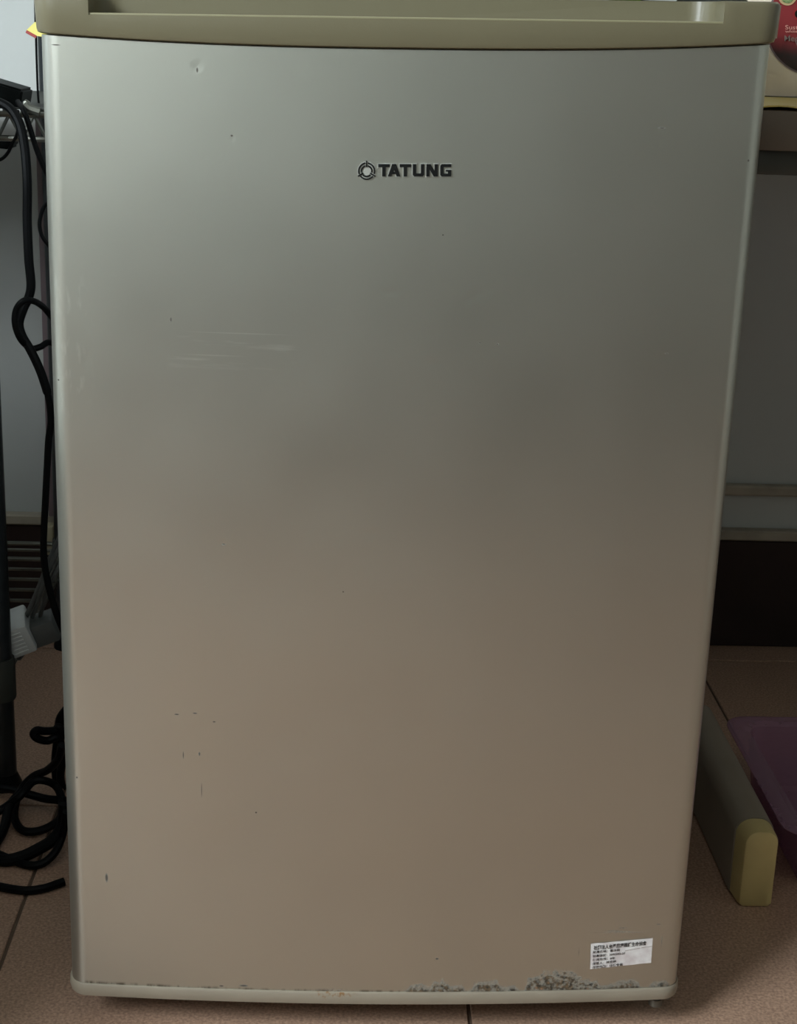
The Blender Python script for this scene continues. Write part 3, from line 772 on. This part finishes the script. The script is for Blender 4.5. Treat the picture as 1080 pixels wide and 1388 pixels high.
# conduit on the wall
cx0 = at(60, 450, .815).x
tag(obj('conduit', box(cx0 - .001, cx0 + .035, .806, .8138, .16, .655, .002, 2), M['pipe']), 'mauve vertical conduit on the wall behind the wire rack', 'conduit')
cc = at(66, 726, .80)
tag(obj('wall_socket', box(cc.x - .006, cc.x + .006, .795, .8175, .113, .150, .002, 2), M['cream']), 'small cream plastic block low on the wall beside the conduit', 'socket')

# unseen blocker shaped as furniture, added to shade the floor and wall
cup = thing('cupboard', 'low pale cupboard beyond the left edge of the photograph', 'cupboard')
obj('carcass', box(-1.30, -.47, -.25, .36, .05, .42, .004, 2), M['cupm'], cup)
obj('upper_unit', box(-1.30, -.47, .02, .36, .4205, .665, .004, 2), M['cupm'], cup)  # taller part added to keep light off the lower wall
obj('plinth', box(-1.28, -.49, -.22, .35, 0, .0498), M['black'], cup)
for a in (-1.295, -.883):
    d_ = obj('door', box(a, a + .408, -.268, -.2502, .055, .412, .003, 2), M['cupm'], cup)
    obj('knob', tube([(a + (.37 if a < -1 else .04), -.268, .30), (a + (.37 if a < -1 else .04), -.29, .30)], .009, 12, 1, False), M['steel'], d_)

# power strip lying on the lower shelf corner with a grey plug
strip = thing('power_strip', 'ribbed white power strip leaning at the lower shelf corner', 'power strip')
def tilted(hx, hy, hz, bev, c, rx, ry, rz):
    t = box(-hx, hx, -hy, hy, -hz, hz, bev, 2)
    from mathutils import Euler
    t.transform(Matrix.Translation(c) @ Euler((rx, ry, rz)).to_matrix().to_4x4()); return t
sc_ = at(25, 856, .43)
obj('housing', tilted(.0135, .022, .0165, .003, sc_, .2, math.radians(-20), 0.15), M['white'], strip)
for k in range(6):
    o_ = Vector((-.003, -.0215, -.011 + k * .0044)); c_ = sc_ + (Matrix.Rotation(.15, 3, 'Z') @ Matrix.Rotation(math.radians(-20), 3, 'Y') @ Matrix.Rotation(.2, 3, 'X')) @ o_
    obj('rib', tilted(.0085, .0012, .0008, .0003, c_, .2, math.radians(-20), .15), M['white'], strip)
gp = thing('plug', 'dark grey plug block pushed against the white power strip', 'plug')
gc = at(58, 852, .438)
obj('housing', tilted(.0155, .016, .0125, .003, gc, .1, math.radians(-20), .1), M['grey'], gp)
def greycable(label, pts, r=.0026): tag(obj('cable', tube([at(*p) for p in pts], r, 8, 8), M['grey']), label, 'cable')
greycable('grey cable rising right from the power strip, leftmost of three', [(34, 838, .440), (42, 822, .42), (52, 798, .415), (62, 772, .41), (72, 748, .41), (84, 722, .41)])
greycable('grey cable rising right from the plug block, middle of three', [(44, 836, .44), (49, 822, .42), (56, 800, .402), (64, 779, .398), (73, 758, .395), (85, 733, .395)], .0022)
greycable('grey cable rising right from the plug block, rightmost of three', [(54, 836, .44), (59, 818, .42), (64, 800, .41), (71, 786, .39), (78, 772, .385), (90, 748, .385)], .0022)
greycable('grey cable dangling below the white power strip', [(24, 882, .43), (26, 893, .42), (32, 886, .415), (40, 876, .415), (45, 872, .415)], .0018)

# cable heap on the floor
def fl_(px, py, z):     # point at a photo pixel on a horizontal plane
    v = (px - 540, py - 694, F); d = [sum(R[i][k] * v[k] for k in range(3)) for i in range(3)]
    t = (z - CAM.z) / d[2]; return Vector((CAM.x + d[0] * t, CAM.y + d[1] * t, z))
def floorcable(label, pts, r): tag(obj('cable', tube([fl_(*p) for p in pts], r, 10, 10), M['cable']), label, 'cable')
floorcable('black cable end lying alone on the tiles nearest the viewer', [(-60, 1186, .004), (-20, 1197, .004), (10, 1204, .004), (36, 1207, .004), (60, 1204, .004), (78, 1198, .004), (87, 1195, .0045)], .0040)
floorcable('coiled black cable, its big round loop on the floor', [(84, 1010, .09), (78, 1030, .07), (64, 1044, .05), (46, 1052, .035), (30, 1068, .02), (21, 1090, .010), (20, 1110, .007), (30, 1125, .006), (48, 1127, .006), (68, 1120, .008), (82, 1108, .012), (84, 1085, .02), (76, 1066, .028), (60, 1058, .036), (44, 1060, .036), (28, 1078, .030), (10, 1092, .020), (-20, 1112, .012)], .0040)
floorcable('black cable running flat across the coil loop', [(-30, 1062, .012), (0, 1068, .012), (20, 1071, .014), (44, 1078, .016), (64, 1083, .018), (88, 1085, .02)], .0042)
floorcable('thick black cable sagging through the heap', [(88, 1090, .05), (84, 1118, .03), (72, 1138, .018), (50, 1152, .011), (28, 1162, .007), (5, 1166, .006), (-30, 1160, .006)], .0058)
floorcable('black cable curving lowest in the heap', [(90, 1100, .05), (84, 1134, .022), (74, 1156, .012), (58, 1170, .006), (40, 1173, .0045), (20, 1167, .0045), (-20, 1150, .0045)], .0038)
floorcable('black cable sloping across the left of the heap', [(30, 1072, .03), (14, 1092, .020), (6, 1120, .012), (-4, 1140, .008), (-30, 1170, .008)], .0048)
tag(obj('cable', tube([at(92, 1000, .40), at(80, 986, .40), at(74, 990, .398), at(60, 991, .392), at(50, 990, .388), at(45.5, 995, .386), at(51, 1001, .386), at(64, 1004, .39), at(80, 1001, .396), at(84, 1030, .40), at(82, 1055, .40), at(90, 1090, .40)], .0042, 10, 10), M['cable']),
    'black cable with a small folded loop above the heap', 'cable')
tag(obj('cable', tube([at(92, 960, .41), at(82, 975, .41), at(79, 1000, .41), at(76, 1030, .41), at(77, 1055, .41), at(82, 1080, .41), at(90, 1105, .41)], .0050, 10, 10), M['cable']),
    'upright black cable against the lower door edge', 'cable')
